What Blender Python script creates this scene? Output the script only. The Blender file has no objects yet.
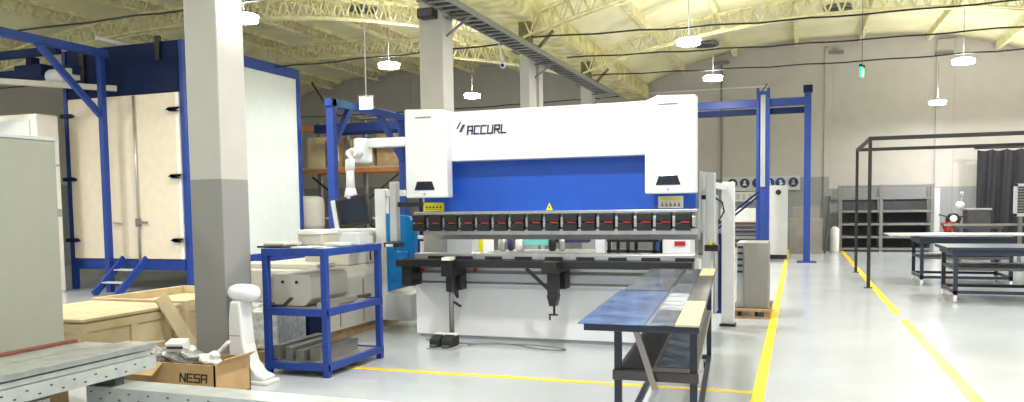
import bpy, bmesh, math, random
from math import sin, cos, pi, radians
from mathutils import Vector, Matrix
random.seed(7)
C = bpy.context.scene.collection
OFF = {}
EACH = {'rung','side_beam','brace','flap','post','upright','leg','beam','cross_beam','side_rail','cable','chord','bracket','hanger','cross_brace','header_bracket','post_foot','lower_rail','mount_plate','symbol','guard_mount','stand_leg','frame_bar','die_clamp','fork','louvre','stringer'}

# ------------------------------------------------------------------ materials
def mat(name, col, rough=.5, metal=0., noise=.06, scale=6., bump=0., emis=None, es=0., alpha=None, spec=.5, trans=0.):
    m = bpy.data.materials.new(name); m.use_nodes = True
    nt = m.node_tree; N = nt.nodes; L = nt.links
    b = N['Principled BSDF']
    tc = N.new('ShaderNodeTexCoord'); nz = N.new('ShaderNodeTexNoise'); nz.inputs['Scale'].default_value = scale
    nz.inputs['Detail'].default_value = 5
    L.new(tc.outputs['Object'], nz.inputs['Vector'])
    cr = N.new('ShaderNodeValToRGB')
    c0 = [max(0, c*(1-noise)) for c in col]; c1 = [min(1, c*(1+noise)) for c in col]
    cr.color_ramp.elements[0].position = .35; cr.color_ramp.elements[1].position = .65
    cr.color_ramp.elements[0].color = (*c0, 1); cr.color_ramp.elements[1].color = (*c1, 1)
    L.new(nz.outputs['Fac'], cr.inputs['Fac']); L.new(cr.outputs['Color'], b.inputs['Base Color'])
    b.inputs['Roughness'].default_value = rough; b.inputs['Metallic'].default_value = metal
    b.inputs['Specular IOR Level'].default_value = spec
    if trans: b.inputs['Transmission Weight'].default_value = trans
    if bump:
        bp = N.new('ShaderNodeBump'); bp.inputs['Strength'].default_value = bump; bp.inputs['Distance'].default_value = .02
        L.new(nz.outputs['Fac'], bp.inputs['Height']); L.new(bp.outputs['Normal'], b.inputs['Normal'])
    if emis:
        b.inputs['Emission Color'].default_value = (*emis, 1); b.inputs['Emission Strength'].default_value = es
    return m

def two_tone(name, upper, lower, z0, zstep=None, rough=.75):
    """painted wall or pillar: grey dado under a paler upper coat"""
    m = mat(name, upper, rough, noise=.03, scale=2.5); nt = m.node_tree; N = nt.nodes; L = nt.links
    b = N['Principled BSDF']; cr = [n for n in N if n.type == 'VALTORGB'][0]
    g = N.new('ShaderNodeNewGeometry'); s = N.new('ShaderNodeSeparateXYZ'); L.new(g.outputs['Position'], s.inputs[0])
    lt = N.new('ShaderNodeMath'); lt.operation = 'LESS_THAN'; L.new(s.outputs['Z'], lt.inputs[0])
    if zstep:
        xs, z1 = zstep
        gx = N.new('ShaderNodeMath'); gx.operation = 'GREATER_THAN'; L.new(s.outputs['X'], gx.inputs[0]); gx.inputs[1].default_value = xs
        mr = N.new('ShaderNodeMapRange'); L.new(gx.outputs[0], mr.inputs['Value'])
        mr.inputs['To Min'].default_value = z0; mr.inputs['To Max'].default_value = z1
        L.new(mr.outputs[0], lt.inputs[1])
    else: lt.inputs[1].default_value = z0
    mx = N.new('ShaderNodeMix'); mx.data_type = 'RGBA'
    L.new(lt.outputs[0], mx.inputs['Factor']); L.new(cr.outputs['Color'], mx.inputs['A']); mx.inputs['B'].default_value = (*lower, 1)
    L.new(mx.outputs['Result'], b.inputs['Base Color'])
    return m

M = {}
M['floor'] = mat('floor_epoxy', (.50,.53,.58), .17, noise=.05, scale=.8)
M['yellow_paint'] = mat('yellow_paint', (1.,.72,.02), .3, noise=.04)
M['wall'] = two_tone('wall_paint', (.52,.50,.465), (.30,.31,.33), 2.4, (.95, 2.0))
M['column'] = two_tone('column_paint', (.50,.49,.465), (.27,.27,.275), 1.88)
M['ceiling'] = mat('foam_ceiling', (.93,.88,.56), .9, noise=.10, scale=.7, bump=.3)
M['foam'] = mat('foam_steel', (.86,.80,.48), .9, noise=.15, scale=5, bump=.6)
M['darkfoam'] = mat('dirty_foam_steel', (.22,.19,.10), .9, noise=.3)
M['gutter'] = mat('foam_gutter', (.72,.66,.34), .9, noise=.25, scale=3, bump=.6)
M['white'] = mat('white_enamel', (.78,.79,.83), .35, noise=.015)
M['white_dull'] = mat('white_dull', (.74,.75,.74), .5, noise=.03)
M['panel'] = mat('white_panel', (.72,.77,.76), .4, noise=.02)
M['cream'] = mat('cream_panel', (.80,.70,.56), .45, noise=.03)
M['beige'] = mat('beige_enamel', (.52,.50,.44), .45, noise=.03)
M['sage'] = mat('sage_enamel', (.36,.375,.32), .45, noise=.02)
M['blue'] = mat('blue_paint', (.012,.085,.50), .35, noise=.04)
M['blue_frame'] = mat('blue_frame_paint', (.010,.045,.27), .45, noise=.08)
M['navy'] = mat('navy_paint', (.018,.026,.048), .4, noise=.08)
M['dark_blue'] = mat('dark_blue_paint_and_shade', (.006,.015,.07), .6, noise=.08, spec=.2)  # dark blue parts, and the shade painted onto the booth header
M['cyan'] = mat('cyan_blue_paint', (.0,.21,.60), .25, noise=.06)
M['black'] = mat('black_paint', (.012,.012,.014), .4, noise=.1)
M['rubber'] = mat('black_rubber', (.02,.02,.02), .7, noise=.1)
M['steel'] = mat('brushed_steel', (.52,.52,.52), .32, .9, noise=.06, scale=14)
M['grey'] = mat('grey_enamel', (.36,.38,.40), .45, noise=.03)
M['warmgrey'] = mat('warm_grey_enamel', (.24,.235,.215), .5, noise=.03)
M['lightgrey'] = mat('light_grey_enamel', (.58,.60,.62), .4, noise=.03)
M['galv'] = mat('galvanized_steel', (.58,.61,.62), .35, .75, noise=.12, scale=9)
M['galv_face'] = mat('galvanized_flange', (.50,.53,.53), .42, .45, noise=.08, scale=7)
M['film'] = mat('blue_film_sheet', (.07,.13,.27), .22, .2, noise=.45, scale=5)
M['film2'] = mat('silver_film_sheet', (.15,.18,.24), .15, .3, noise=.5, scale=7)
M['film_dark'] = mat('dark_film_sheet', (.035,.045,.08), .2, .3, noise=.5, scale=7)
M['film_pale'] = mat('pale_film_sheet', (.48,.52,.58), .2, .2, noise=.35, scale=9)
M['darksheet'] = mat('dark_steel_sheet', (.09,.08,.08), .35, .6, noise=.15)
M['wood'] = mat('plywood', (.56,.45,.28), .7, noise=.10, scale=4)
M['wood_dark'] = mat('weathered_wood', (.36,.24,.12), .8, noise=.2, scale=7)
M['cardboard'] = mat('cardboard', (.48,.32,.15), .85, noise=.08)
M['red'] = mat('red_paint', (.42,.02,.02), .4, noise=.1)
M['redbrown'] = mat('red_brown_paint', (.16,.04,.025), .5, noise=.12)
M['screen'] = mat('dark_screen', (.01,.015,.03), .12, noise=.1)
M['sign_yellow'] = mat('sign_yellow', (.85,.75,.02), .5, noise=.03)
M['ink'] = mat('dark_ink', (.035,.03,.10), .5, noise=.02)
M['ink_blue'] = mat('blue_ink', (.03,.06,.30), .5, noise=.02)
M['rackgrey'] = mat('rack_grey', (.20,.20,.195), .5, noise=.08)
M['rackboard'] = mat('dark_grey_board', (.07,.075,.085), .6, noise=.12)
M['sheetgrey'] = mat('grey_sheet_metal', (.33,.31,.29), .45, .5, noise=.08, scale=3)
M['curtain'] = mat('black_curtain', (.018,.019,.024), .85, noise=.1)
M['lamp'] = mat('lamp_diffuser', (1,1,1), .5, noise=0, emis=(1,.98,.94), es=52)
M['exit'] = mat('exit_sign_glow', (.6,.95,.85), .4, noise=0, emis=(.45,.95,.8), es=1.6)
M['exit_green'] = mat('exit_sign_green', (.02,.5,.2), .4, noise=0, emis=(.02,.8,.3), es=1.2)
M['plastic_wrap'] = mat('clear_wrap', (.75,.77,.78), .12, noise=.2, scale=16, bump=.8)
M['clutter'] = mat('grey_bags', (.30,.30,.31), .4, noise=.4, scale=14, bump=.8)
M['orange'] = mat('orange_beam', (.62,.22,.06), .5, noise=.1)
M['paper'] = mat('paper', (.80,.80,.76), .7, noise=.03)
M['teal'] = mat('teal_paint', (.2,.62,.58), .4, noise=.05)
M['box_white'] = mat('lightbox_white', (.9,.88,.83), .35, noise=.02)

# ------------------------------------------------------------------ mesh builder (world coordinates)
class MB:
    def __init__(s): s.b = bmesh.new()
    def bx(s, x0, x1, y0, y1, z0, z1, rot=None, piv=None):
        vs = [Vector((x, y, z)) for z in (z0, z1) for y in (y0, y1) for x in (x0, x1)]
        if rot is not None:
            p = Vector(piv) if piv else Vector(((x0+x1)/2, (y0+y1)/2, (z0+z1)/2))
            vs = [rot @ (v-p) + p for v in vs]
        v = [s.b.verts.new(q) for q in vs]
        for f in ((0,2,3,1),(4,5,7,6),(0,1,5,4),(2,6,7,3),(0,4,6,2),(1,3,7,5)): s.b.faces.new([v[i] for i in f])
        return s
    def bar(s, p, q, w, h, up=(0,0,1)):
        """rectangular bar from p to q, w wide, h tall"""
        p, q = Vector(p), Vector(q); d = (q-p).normalized(); up = Vector(up)
        if abs(d.dot(up)) > .98: up = Vector((0,1,0))
        r = d.cross(up).normalized(); u = r.cross(d)
        vs = [e + r*(a*w/2) + u*(c*h/2) for e in (p, q) for a, c in ((-1,-1),(1,-1),(1,1),(-1,1))]
        v = [s.b.verts.new(x) for x in vs]
        for f in ((3,2,1,0),(4,5,6,7),(0,1,5,4),(1,2,6,5),(2,3,7,6),(3,0,4,7)): s.b.faces.new([v[i] for i in f])
        return s
    def tube(s, pts, r, seg=10, r2=None):
        pts = [Vector(p) for p in pts]; n = len(pts); rings = []
        for i, p in enumerate(pts):
            d = (pts[min(i+1, n-1)] - pts[max(i-1, 0)]).normalized()
            up = Vector((0,0,1)) if abs(d.z) < .95 else Vector((0,1,0))
            a = d.cross(up).normalized(); c = a.cross(d)
            rr = r if r2 is None else r + (r2-r)*i/(n-1)
            rings.append([s.b.verts.new(p + (a*cos(2*pi*k/seg) + c*sin(2*pi*k/seg))*rr) for k in range(seg)])
        for i in range(n-1):
            for k in range(seg):
                f = s.b.faces.new([rings[i][k], rings[i][(k+1) % seg], rings[i+1][(k+1) % seg], rings[i+1][k]]); f.smooth = True
        s.b.faces.new(rings[0][::-1]); s.b.faces.new(rings[-1])
        return s
    def lathe(s, prof, c, axis='z', seg=24):
        rings = []
        for r, h in prof:
            ring = []
            for k in range(seg):
                a = 2*pi*k/seg
                v = {'z': (r*cos(a), r*sin(a), h), 'y': (r*cos(a), h, r*sin(a)), 'x': (h, r*cos(a), r*sin(a))}[axis]
                ring.append(s.b.verts.new(Vector(c)+Vector(v)))
            rings.append(ring)
        for i in range(len(rings)-1):
            for k in range(seg):
                f = s.b.faces.new([rings[i][k], rings[i][(k+1) % seg], rings[i+1][(k+1) % seg], rings[i+1][k]]); f.smooth = True
        s.b.faces.new(rings[0][::-1]); s.b.faces.new(rings[-1])
        return s
    def prism(s, poly, axis, a, b):
        """extrude a 2-d outline; axis y: outline is (x,z); x: (y,z); z: (x,y)"""
        def P(u, v, w): return {'y': (u, w, v), 'x': (w, u, v), 'z': (u, v, w)}[axis]
        A = [s.b.verts.new(P(u, v, a)) for u, v in poly]; B = [s.b.verts.new(P(u, v, b)) for u, v in poly]
        n = len(poly); s.b.faces.new(A); s.b.faces.new(B[::-1])
        for i in range(n): s.b.faces.new([A[i], B[i], B[(i+1) % n], A[(i+1) % n]])
        return s
    def grid(s, fn, nu, nv, thick=None):
        V = [[s.b.verts.new(fn(i/nu, j/nv)) for j in range(nv+1)] for i in range(nu+1)]
        for i in range(nu):
            for j in range(nv):
                f = s.b.faces.new([V[i][j], V[i+1][j], V[i+1][j+1], V[i][j+1]]); f.smooth = True
        return s
    def build(s, name, m, parent=None, bevel=0., origin=None, solid=0.):
        if parent is not None and name in EACH:
            isl = s.islands()
            if 1 < len(isl) <= 100: return [b.build1(name, m, parent, bevel) for b in isl][0]
        return s.build1(name, m, parent, bevel, origin, solid)
    def islands(s):
        s.b.verts.index_update(); s.b.verts.ensure_lookup_table(); seen = set(); out = []
        for v in s.b.verts:
            if v in seen: continue
            st = [v]; seen.add(v); comp = [v]
            while st:
                a = st.pop()
                for e in a.link_edges:
                    w = e.other_vert(a)
                    if w not in seen: seen.add(w); st.append(w); comp.append(w)
            n = MB(); mp = {a: n.b.verts.new(a.co) for a in comp}; fs = set(f for a in comp for f in a.link_faces)
            for f in sorted(fs, key=lambda f: [q.index for q in f.verts]):
                g = n.b.faces.new([mp[q] for q in f.verts]); g.smooth = f.smooth
            out.append(n)
        return out
    def build1(s, name, m, parent=None, bevel=0., origin=None, solid=0.):
        off = Vector(OFF[parent.name]) if parent else Vector(origin or (0,0,0))
        bmesh.ops.recalc_face_normals(s.b, faces=s.b.faces[:])
        bmesh.ops.translate(s.b, verts=s.b.verts[:], vec=-off)
        me = bpy.data.meshes.new(name); s.b.to_mesh(me); s.b.free()
        o = bpy.data.objects.new(name, me); C.objects.link(o); me.materials.append(M[m])
        if parent: o.parent = parent
        else: o.location = off
        OFF[o.name] = off
        if bevel:
            md = o.modifiers.new('bevel', 'BEVEL'); md.width = bevel; md.segments = 2; md.limit_method = 'ANGLE'; md.harden_normals = False
        if solid:
            md = o.modifiers.new('solid', 'SOLIDIFY'); md.thickness = solid; md.offset = 0
        return o
def box(*a): return MB().bx(*a)

def tag(o, label=None, cat=None, group=None, kind=None):
    if label: o['label'] = label
    if cat: o['category'] = cat
    if group: o['group'] = group
    if kind: o['kind'] = kind
    return o
def thing(name, label, cat, loc, group=None, kind=None):
    o = bpy.data.objects.new(name, None); C.objects.link(o); o.location = loc; o.empty_display_size = .1
    OFF[o.name] = Vector(loc)
    return tag(o, label, cat, group, kind)
def dup(root, loc, label, group=None, rz=None):
    r = root.copy(); C.objects.link(r); r.location = loc; r['label'] = label
    if rz is not None: r.rotation_euler.z = rz
    if group: r['group'] = group
    OFF[r.name] = Vector(loc)
    for ch in list(root.children):
        c = ch.copy(); C.objects.link(c); c.parent = r
        for g in list(ch.children):
            d = g.copy(); C.objects.link(d); d.parent = c
    return r

# stroke lettering on a face looking toward -y
GL = {'A': [((0,0),(0,1)),((0,1),(.8,1)),((.8,1),(.8,0)),((0,.45),(.8,.45))], 'C': [((.8,1),(0,1)),((0,1),(0,0)),((0,0),(.8,0))],
 'U': [((0,1),(0,0)),((0,0),(.8,0)),((.8,0),(.8,1))], 'R': [((0,0),(0,1)),((0,1),(.8,1)),((.8,1),(.8,.5)),((.8,.5),(0,.5)),((.35,.5),(.85,0))],
 'L': [((0,1),(0,0)),((0,0),(.75,0))], 'N': [((0,0),(0,1)),((0,1),(.8,0)),((.8,0),(.8,1))], 'E': [((.8,1),(0,1)),((0,1),(0,0)),((0,0),(.8,0)),((0,.5),(.7,.5))],
 'S': [((.8,1),(0,1)),((0,1),(0,.5)),((0,.5),(.8,.5)),((.8,.5),(.8,0)),((.8,0),(0,0))]}
def letters(txt, org, ux, h, t, step=1.25, slant=.08, normal=(0,-1,0), w=1.):
    mb = MB(); org = Vector(org); ux = Vector(ux).normalized(); up = Vector((0,0,1)); n = Vector(normal)
    for i, ch in enumerate(txt):
        for (a, b), (c, d) in GL[ch]:
            p = org + ux*((i*step + a*w + slant*b)*h) + up*(b*h); q = org + ux*((i*step + c*w + slant*d)*h) + up*(d*h)
            e = (q-p).normalized()*t/2
            mb.bar(p-e, q+e, .004, t, up=n.cross(q-p))
    return mb

# ------------------------------------------------------------------ the hall
tag(box(-21.2,9.2,-8,28.8,-.12,0).build('floor','floor'), kind='structure')
fl = bpy.data.objects['floor']; OFF['floor'] = Vector((0,0,0))
box(-.35,-.25,1,28.3,0,.003).build('floor_marking','yellow_paint',fl)
box(1.29,1.40,1,11.75,0,.003).build('floor_marking','yellow_paint',fl)
box(1.27,1.38,12.3,28.3,0,.003).build('floor_marking','yellow_paint',fl)
box(-4.7,-.35,6.89,6.98,0,.003).build('floor_marking','yellow_paint',fl)
box(-.25,-.05,23.1,23.2,0,.003).build('floor_marking','yellow_paint',fl)

wb = tag(box(-21.2,9.2,28.5,28.7,0,7.3).build('wall_back','wall'), kind='structure'); OFF['wall_back'] = Vector((0,0,0))
for x0, x1 in ((.78,1.02),(4.05,4.55),(-9.6,-9.3),(-14.6,-14.3)):
    box(x0,x1,28.44,28.5,0,6.6).build('pilaster','wall',wb,.01)
box(-5.2,-1.0,28.42,28.5,5.44,5.49).build('conduit','white_dull',wb)
box(-2.53,-2.47,28.42,28.5,2.0,6.3).build('conduit','rackgrey',wb)
box(-2.75,-2.25,28.36,28.5,6.28,6.36).build('bracket','rackgrey',wb)
box(.9,1.35,28.36,28.5,6.38,6.46).build('bracket','rackgrey',wb)
box(4.0,4.5,28.36,28.5,6.1,6.18).build('bracket','rackgrey',wb)
tag(box(-21.2,-21,-8,28.5,0,7.3).build('wall_left','wall'), kind='structure')
tag(box(8.0,8.2,-8,28.5,0,7.3).build('wall_right','wall'), kind='structure')

def roofz(X):
    if X >= -5.4: u = abs(X-1.1)/6.5
    else: u = abs(X+13.2)/7.8
    return 6.95 - 1.35*min(1.05,u)**2.6
def trussz(X):
    if X >= -5.4: u = abs(X-1.1)/6.5
    else: u = abs(X+13.2)/7.8
    return 6.32 - 1.05*u**2.2
mb = MB()
xs = [-21 + i*(29.0/116) for i in range(117)]
mb.grid(lambda u, v: Vector((-21+29*u, -8+36.5*v, roofz(-21+29*u) + .015*sin(v*170)*sin(u*60))), 116, 60)
ceil = tag(mb.build('ceiling','ceiling',solid=.08), kind='structure'); OFF['ceiling'] = Vector((0,0,0))

def lattice(mb, pts, depth, r=.018, seg=6, diag=True):
    """a truss along pts (top chord) with a bottom chord depth below, joined by zig-zag bars"""
    bot = [Vector(p)-Vector((0,0,depth)) for p in pts]; top = [Vector(p) for p in pts]
    mb.tube(top, r*1.5, seg); mb.tube(bot, r*1.5, seg)
    for i in range(len(pts)-1):
        m = (bot[i]+bot[i+1])/2
        mb.tube([top[i], m], r, 5); mb.tube([m, top[i+1]], r, 5)
TY = (6.25, 11.2, 15.5, 20.25)
for k, ty in enumerate(TY):
    for nm, a, b, c in (('over the press brake bay', -5.2, 7.9, 1), ('over the paint booth bay', -5.6, -20.9, 2)):
        mb = MB(); n = 44
        for dy in (-.11, .11):
            lattice(mb, [(a+(b-a)*i/n, ty+dy, trussz(a+(b-a)*i/n)) for i in range(n+1)], .40, .017)
        t = mb.build('roof_truss','foam'); tag(t, f'arched lattice roof truss coated in yellow foam, {nm}', 'roof truss', 'arched foam coated roof trusses', 'structure')
for px in (-3.75,-2.05,-.1,1.85,3.8,5.7,7.2,-7.2,-9.3,-11.4,-13.4,-15.4,-17.4,-19.3):
    mb = MB(); z = roofz(px)-.05; left = px < -5.4
    d = .34 if left else .2
    if left:
        for dx in (-.07,.07): lattice(mb, [(px+dx, y*.45, z) for y in range(-10, 63)], d, .02)
        mb.bx(px-.1, px+.1, -6, 28.4, z-.08, z+.02)
    else:
        mb.bx(px-.06, px+.06, -6, 28.4, z-d, z+.02)
    t = mb.build('roof_purlin','foam'); tag(t, 'foam coated purlin running lengthwise under the vaulted roof', 'roof purlin', 'lengthwise foam coated purlins', 'structure')
tag(box(-5.75,-4.95,-6,28.4,5.25,5.75).build('gutter_beam','gutter',bevel=.1), 'yellow foam coated gutter beam between the two roof vaults', 'beam', None, 'structure')
# columns
cols = [(-5.0,6.08,'nearest pillar, beside the white curved stand'),(-5.0,11.06,'second pillar, behind the left end of the press brake'),(-5.0,15.3,'third pillar, seen above the press brake beam'),(-5.0,20.2,'farthest pillar, under the end of the cable tray')]
for i,(cx,cy,lb) in enumerate(cols):
    t = thing('column', 'white concrete column with grey painted foot, '+lb, 'column', (cx,cy,0), kind='structure')
    w = (.365,.39,.42,.29)[i]
    if i == 2:
        mb = MB().bx(cx-.20,cx,cy-.15,cy+.2,0,4.62).bx(cx-.12,cx-.06,cy+.2,cy+.5,0,4.62).bx(cx-.20,cx,cy+.5,cy+.75,0,4.62)
    else: mb = MB().bx(cx-w+.0,cx,cy,cy+.38,0,4.66 if i else 5.2)
    mb.build('shaft','column',t,.012)
    if i: MB().bx(cx-.42,cx+.06,cy+.0,cy+.42,4.66,4.78).bx(cx-.3,cx-.06,cy+.1,cy+.3,4.78,5.3).bar((cx+.05,cy+.2,4.7),(cx+.4,cy+.2,5.05),.06,.06).build('truss_seat','darkfoam',t)
for cx in ():
    pass

# cable tray along the columns
t = thing('cable_tray','dark ladder cable tray running below the roof along the columns','cable tray',(-4.75,7,4.47))
mb = MB(); mb.bx(-4.93,-4.90,5,20.8,4.43,4.52); mb.bx(-4.60,-4.57,5,20.8,4.43,4.52); mb.build('side_rail','rackgrey',t)
mb = MB()
y = 5.1
while y < 20.7: mb.bx(-4.90,-4.60,y,y+.05,4.44,4.46); y += .25
mb.build('rung','steel',t)
mb = MB()
for k,x in enumerate((-4.87,-4.82,-4.76,-4.70,-4.65)):
    mb.tube([(x,5+i*.6,4.475+.006*sin(i*1.3+k)) for i in range(27)], .018, 6)
mb.build('cable','rubber',t)
for yy in (11.2,15.5,20.3): MB().bar((-5.0,yy,4.15),(-4.58,yy,4.43),.03,.03).bar((-5.0,yy,4.41),(-4.55,yy,4.41),.04,.03).build('bracket','rackgrey',t)

# tie cables across the bays
for (y,z,x0,x1,lb) in ((15.35,4.92,-5,7.9,'first black cable strung across the aisle bay below the roof'),(17.9,4.95,-5,7.9,'middle black cable strung across the aisle bay below the roof'),
                 (20.3,4.90,-5,7.9,'last black cable strung across the aisle bay before the back wall'),(10.9,4.98,-21.0,-5.4,'black cable strung above the blue crane frame'),
                 (15.4,4.86,-21.0,-5.3,'black cable strung above the paint booth'),(25.0,4.95,-21.0,-5.3,'black cable strung in front of the back wall beyond the exit sign')):
    n = 30
    tag(MB().tube([(x0+(x1-x0)*i/n, y+.02*sin(i*2.1), z-.10*sin(pi*i/n)+.012*sin(i*1.7)) for i in range(n+1)], .017, 6).build('overhead_cable','rubber'), lb, 'cable')
tag(MB().tube([(-11.0,16.7,4.6),(-10.6,16.6,4.1),(-10.1,16.4,3.75),(-9.4,16.2,3.6),(-8.5,16.0,3.6)],.025,6).build('drooping_cable','rubber'),'black cable drooping from the booth corner to the blue gantry','cable')

# lamps
LP = None
def lamp(x,y,z,label):
    global LP
    if LP is None:
        t = thing('ceiling_lamp',label,'lamp',(x,y,z),'round ceiling lamps')
        MB().lathe([(.015,.05),(.04,.045),(.06,.013)],(x,y,z),'z',28).build('housing','white_dull',t)
        MB().lathe([(.10,.012),(.20,.004),(.235,-.02),(.215,-.045),(.12,-.06)],(x,y,z),'z',28).build('diffuser','lamp',t)
        MB().tube([(x,y,z+.09),(x,y,z+1.1)],.006,6).build('hanging_rod','rackgrey',t)
        LP = t
    else: t = dup(LP,(x,y,z),label)
    ld = bpy.data.lights.new('lamp_light','AREA'); ld.shape = 'DISK'; ld.size = .44; ld.energy = LE; ld.color = (1,.985,.96); ld.spread = radians(170)
    lo = bpy.data.objects.new('lamp_light', ld); C.objects.link(lo); lo.location = (x,y,z-.095)
    lo.visible_camera = True
    return t
LE = 82
lamp(-2.0,15.8,4.72,'round lamp over the press brake bay, nearest one in view above the brake top')
lamp(-2.0,20.45,4.70,'round lamp above the right housing of the press brake, near the back wall')
lamp(3.45,20.5,4.72,'round lamp high at the right edge, above the black tube frame')
lamp(3.75,26.0,4.42,'round lamp close to the back wall, lowest of the lamps on the right')
lamp(-8.36,15.65,4.70,'round lamp left of the second pillar, above the blue gantry')
lamp(-8.56,20.85,4.70,'round lamp just right of the second pillar, in front of the back wall')
lamp(-8.45,10.95,4.72,'round lamp right beside the top of the nearest pillar')
lamp(-2.0,10.8,4.72,'round lamp hanging over the press brake itself')
lamp(-2.0,6.0,4.72,'round lamp hanging over the workbench')
lamp(4.3,15.0,4.72,'round lamp hanging above the two navy tables')
lamp(3.45,10.8,4.72,'round lamp hanging above the open floor right of the aisle')
lamp(3.45,6.0,4.72,'round lamp above the near end of the right yellow line')
lamp(6.6,26.0,4.42,'unseen round lamp added to brighten the back wall above the black curtain')  # extra lamp out of frame, added to brighten the back wall
lamp(-8.45,6.0,4.72,'round lamp above the wooden crates')
lamp(-19.0,8.0,4.9,'unseen round lamp added near the left wall to brighten the left ceiling')  # added out of view to lift the ceiling of the left bay
lamp(-14.2,1.2,4.9,'unseen round lamp added on the far left, near the camera, to brighten the ceiling')  # another unseen lamp put in for the left bay ceiling
lamp(-14.2,8.0,4.9,'round lamp in front of the crane frame on the left')
lamp(-2.0,1.2,4.72,'round lamp above the near end of the aisle')
lamp(3.45,1.2,4.72,'round lamp nearest the camera on the right side')
lamp(-8.0,1.2,4.72,'round lamp above the galvanized profile bundle')
# small floodlight on column 1
t = thing('wall_spotlight','small white spotlight fixed near the top of the nearest pillar','lamp',(-4.98,6.3,3.42))
MB().bx(-4.998,-4.93,6.22,6.28,3.40,3.46).build('bracket','rackgrey',t)
MB().lathe([(.02,.0),(.045,.02),(.045,.10),(.035,.12)],(-4.93,6.25,3.36),'z',16).build('bulb','lamp',t)

# roof vents
for x,y,lb in ((-10.8,18.9,'dark round roof vent over the booth bay'),(1.0,24.0,'dark round roof vent high over the far aisle'),(-2.75,25.9,'dark round roof vent beside the lamp above the press brake')):
    z = roofz(x)
    t = thing('roof_vent',lb,'vent',(x,y,z),'dark roof vents')
    MB().lathe([(.36,.0),(.40,-.03),(.40,-.09),(.34,-.10)],(x,y,z-.04),'z',24).build('collar','rackgrey',t)
    MB().lathe([(.33,-.10),(.25,-.12)],(x,y,z-.04),'z',24).build('damper','rackboard',t)

# exit signs
t = thing('exit_sign','lit green and white exit sign hanging above the blue gantry','sign',(-7.91,13.85,3.6))
MB().bx(-8.05,-7.77,13.83,13.87,3.5,3.72).build('panel','exit',t,.004)
MB().bx(-8.06,-7.76,13.82,13.88,3.71,3.76).build('housing','white_dull',t)
MB().tube([(-7.91,13.85,3.76),(-7.91,13.85,6.2)],.012,6).build('hanger','white_dull',t)
mb = MB()   # running figure and arrow
x0,y0,z0 = -7.97,13.826,3.53
mb.lathe([(.014,-.003),(.014,.002)],(x0+.01,y0,z0+.135),'y',12)
for p,q in (((0,.12),(-.02,.06)),((-.02,.06),(.02,.02)),((-.02,.06),(-.05,.02)),((0,.11),(.04,.09)),((0,.11),(-.04,.08))):
    mb.bar((x0+p[0],y0,z0+p[1]),(x0+q[0],y0,z0+q[1]),.004,.014,up=(0,1,0))
mb.bar((x0+.08,y0,z0+.08),(x0+.15,y0,z0+.08),.004,.014,up=(0,1,0)); mb.bar((x0+.12,y0,z0+.11),(x0+.15,y0,z0+.08),.004,.014,up=(0,1,0)); mb.bar((x0+.12,y0,z0+.05),(x0+.15,y0,z0+.08),.004,.014,up=(0,1,0))
mb.build('pictogram','exit_green',t)
t = thing('exit_sign','narrow green exit sign hanging in front of the back wall, seen nearly edge on','sign',(1.25,18.73,4.35))
R1 = Matrix.Rotation(radians(72),3,'Z')
MB().bx(1.13,1.37,18.715,18.745,4.22,4.42,R1).build('panel','exit_green',t)
MB().bx(1.12,1.38,18.70,18.76,4.42,4.47,R1).build('housing','dark_blue',t)
MB().bx(1.17,1.27,18.705,18.715,4.24,4.34,R1,(1.25,18.73,4.35)).build('pictogram','exit',t)
MB().tube([(1.25,18.73,4.47),(1.25,18.73,6.6)],.008,6).build('hanger','rackgrey',t)

# cctv + black box on column 2
t = thing('security_camera','small white security camera on a bracket behind the second pillar','camera',(-4.98,13.4,4.15))
MB().tube([(-4.92,13.5,4.12),(-4.84,13.2,4.02)],.055,14).build('body','white',t)
MB().lathe([(.03,-.0),(.028,-.02)],(-4.84,13.19,4.02),'y',12).build('lens','black',t)
MB().bar((-4.98,13.4,4.43),(-4.92,13.4,4.15),.03,.03).build('bracket','white_dull',t)
t = thing('speaker_box','black box mounted high on the front of the second pillar','box',(-5.2,11.0,4.46))
MB().bx(-5.33,-5.07,10.88,11.06,4.38,4.52).build('casing','black',t,.01)
MB().bx(-5.31,-5.09,10.872,10.88,4.40,4.50).build('front_grille','rackboard',t)

# ------------------------------------------------------------------ press brake
P = thing('press_brake','large white and blue press brake with ACCURL lettering on its upper beam','press brake',(-2.7,9,0))
for x0,x1,lg in ((-4.33,-3.80,0),(-1.525,-.995,1)):
    h = MB()
    # housing outline with chamfered inner top corner
    if lg: pl = [(x0,1.70),(x1,1.70),(x1,2.71),(x0+.13,2.72),(x0,2.67)]
    else: pl = [(x0,1.70),(x1,1.70),(x1,2.69),(x1-.06,2.71),(x0,2.73)]
    h.prism(pl,'y',8.45,8.62); hh = h.build('housing','white',P,.018)
    cx = (x0+x1)/2-.02
    MB().prism([(cx-.13,1.79),(cx+.13,1.79),(cx+.095,1.89),(cx-.095,1.89)],'y',8.442,8.455).build('inspection_window','screen',hh,.004)
    MB().lathe([(.015,-.004),(.015,.004)],(cx,8.446,1.745),'y',14).build('lock','steel',hh)
    MB().bx(cx-.10,cx+.10,8.444,8.452,2.62,2.632).build('vent_slot','rackgrey',hh)
MB().bx(-3.84,-1.50,8.60,9.5,2.12,2.69).build('upper_beam','white',P,.01)
MB().bx(-4.15,-1.25,8.95,9.6,1.75,2.62).build('frame_body','lightgrey',P,.01)
MB().bx(-4.26,-1.04,8.80,8.95,1.50,2.14).build('ram','blue',P,.004)
for x in (-4.28,-1.08):
    MB().prism([(9.0,.0),(10.2,.0),(10.2,1.95),(9.0,1.95),(9.0,1.50),(8.9,1.50),(8.9,1.32),(9.35,1.25),(9.35,1.0),(9.0,.98)],'x',x,x+.06).build('side_frame','grey',P,.006)
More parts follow.
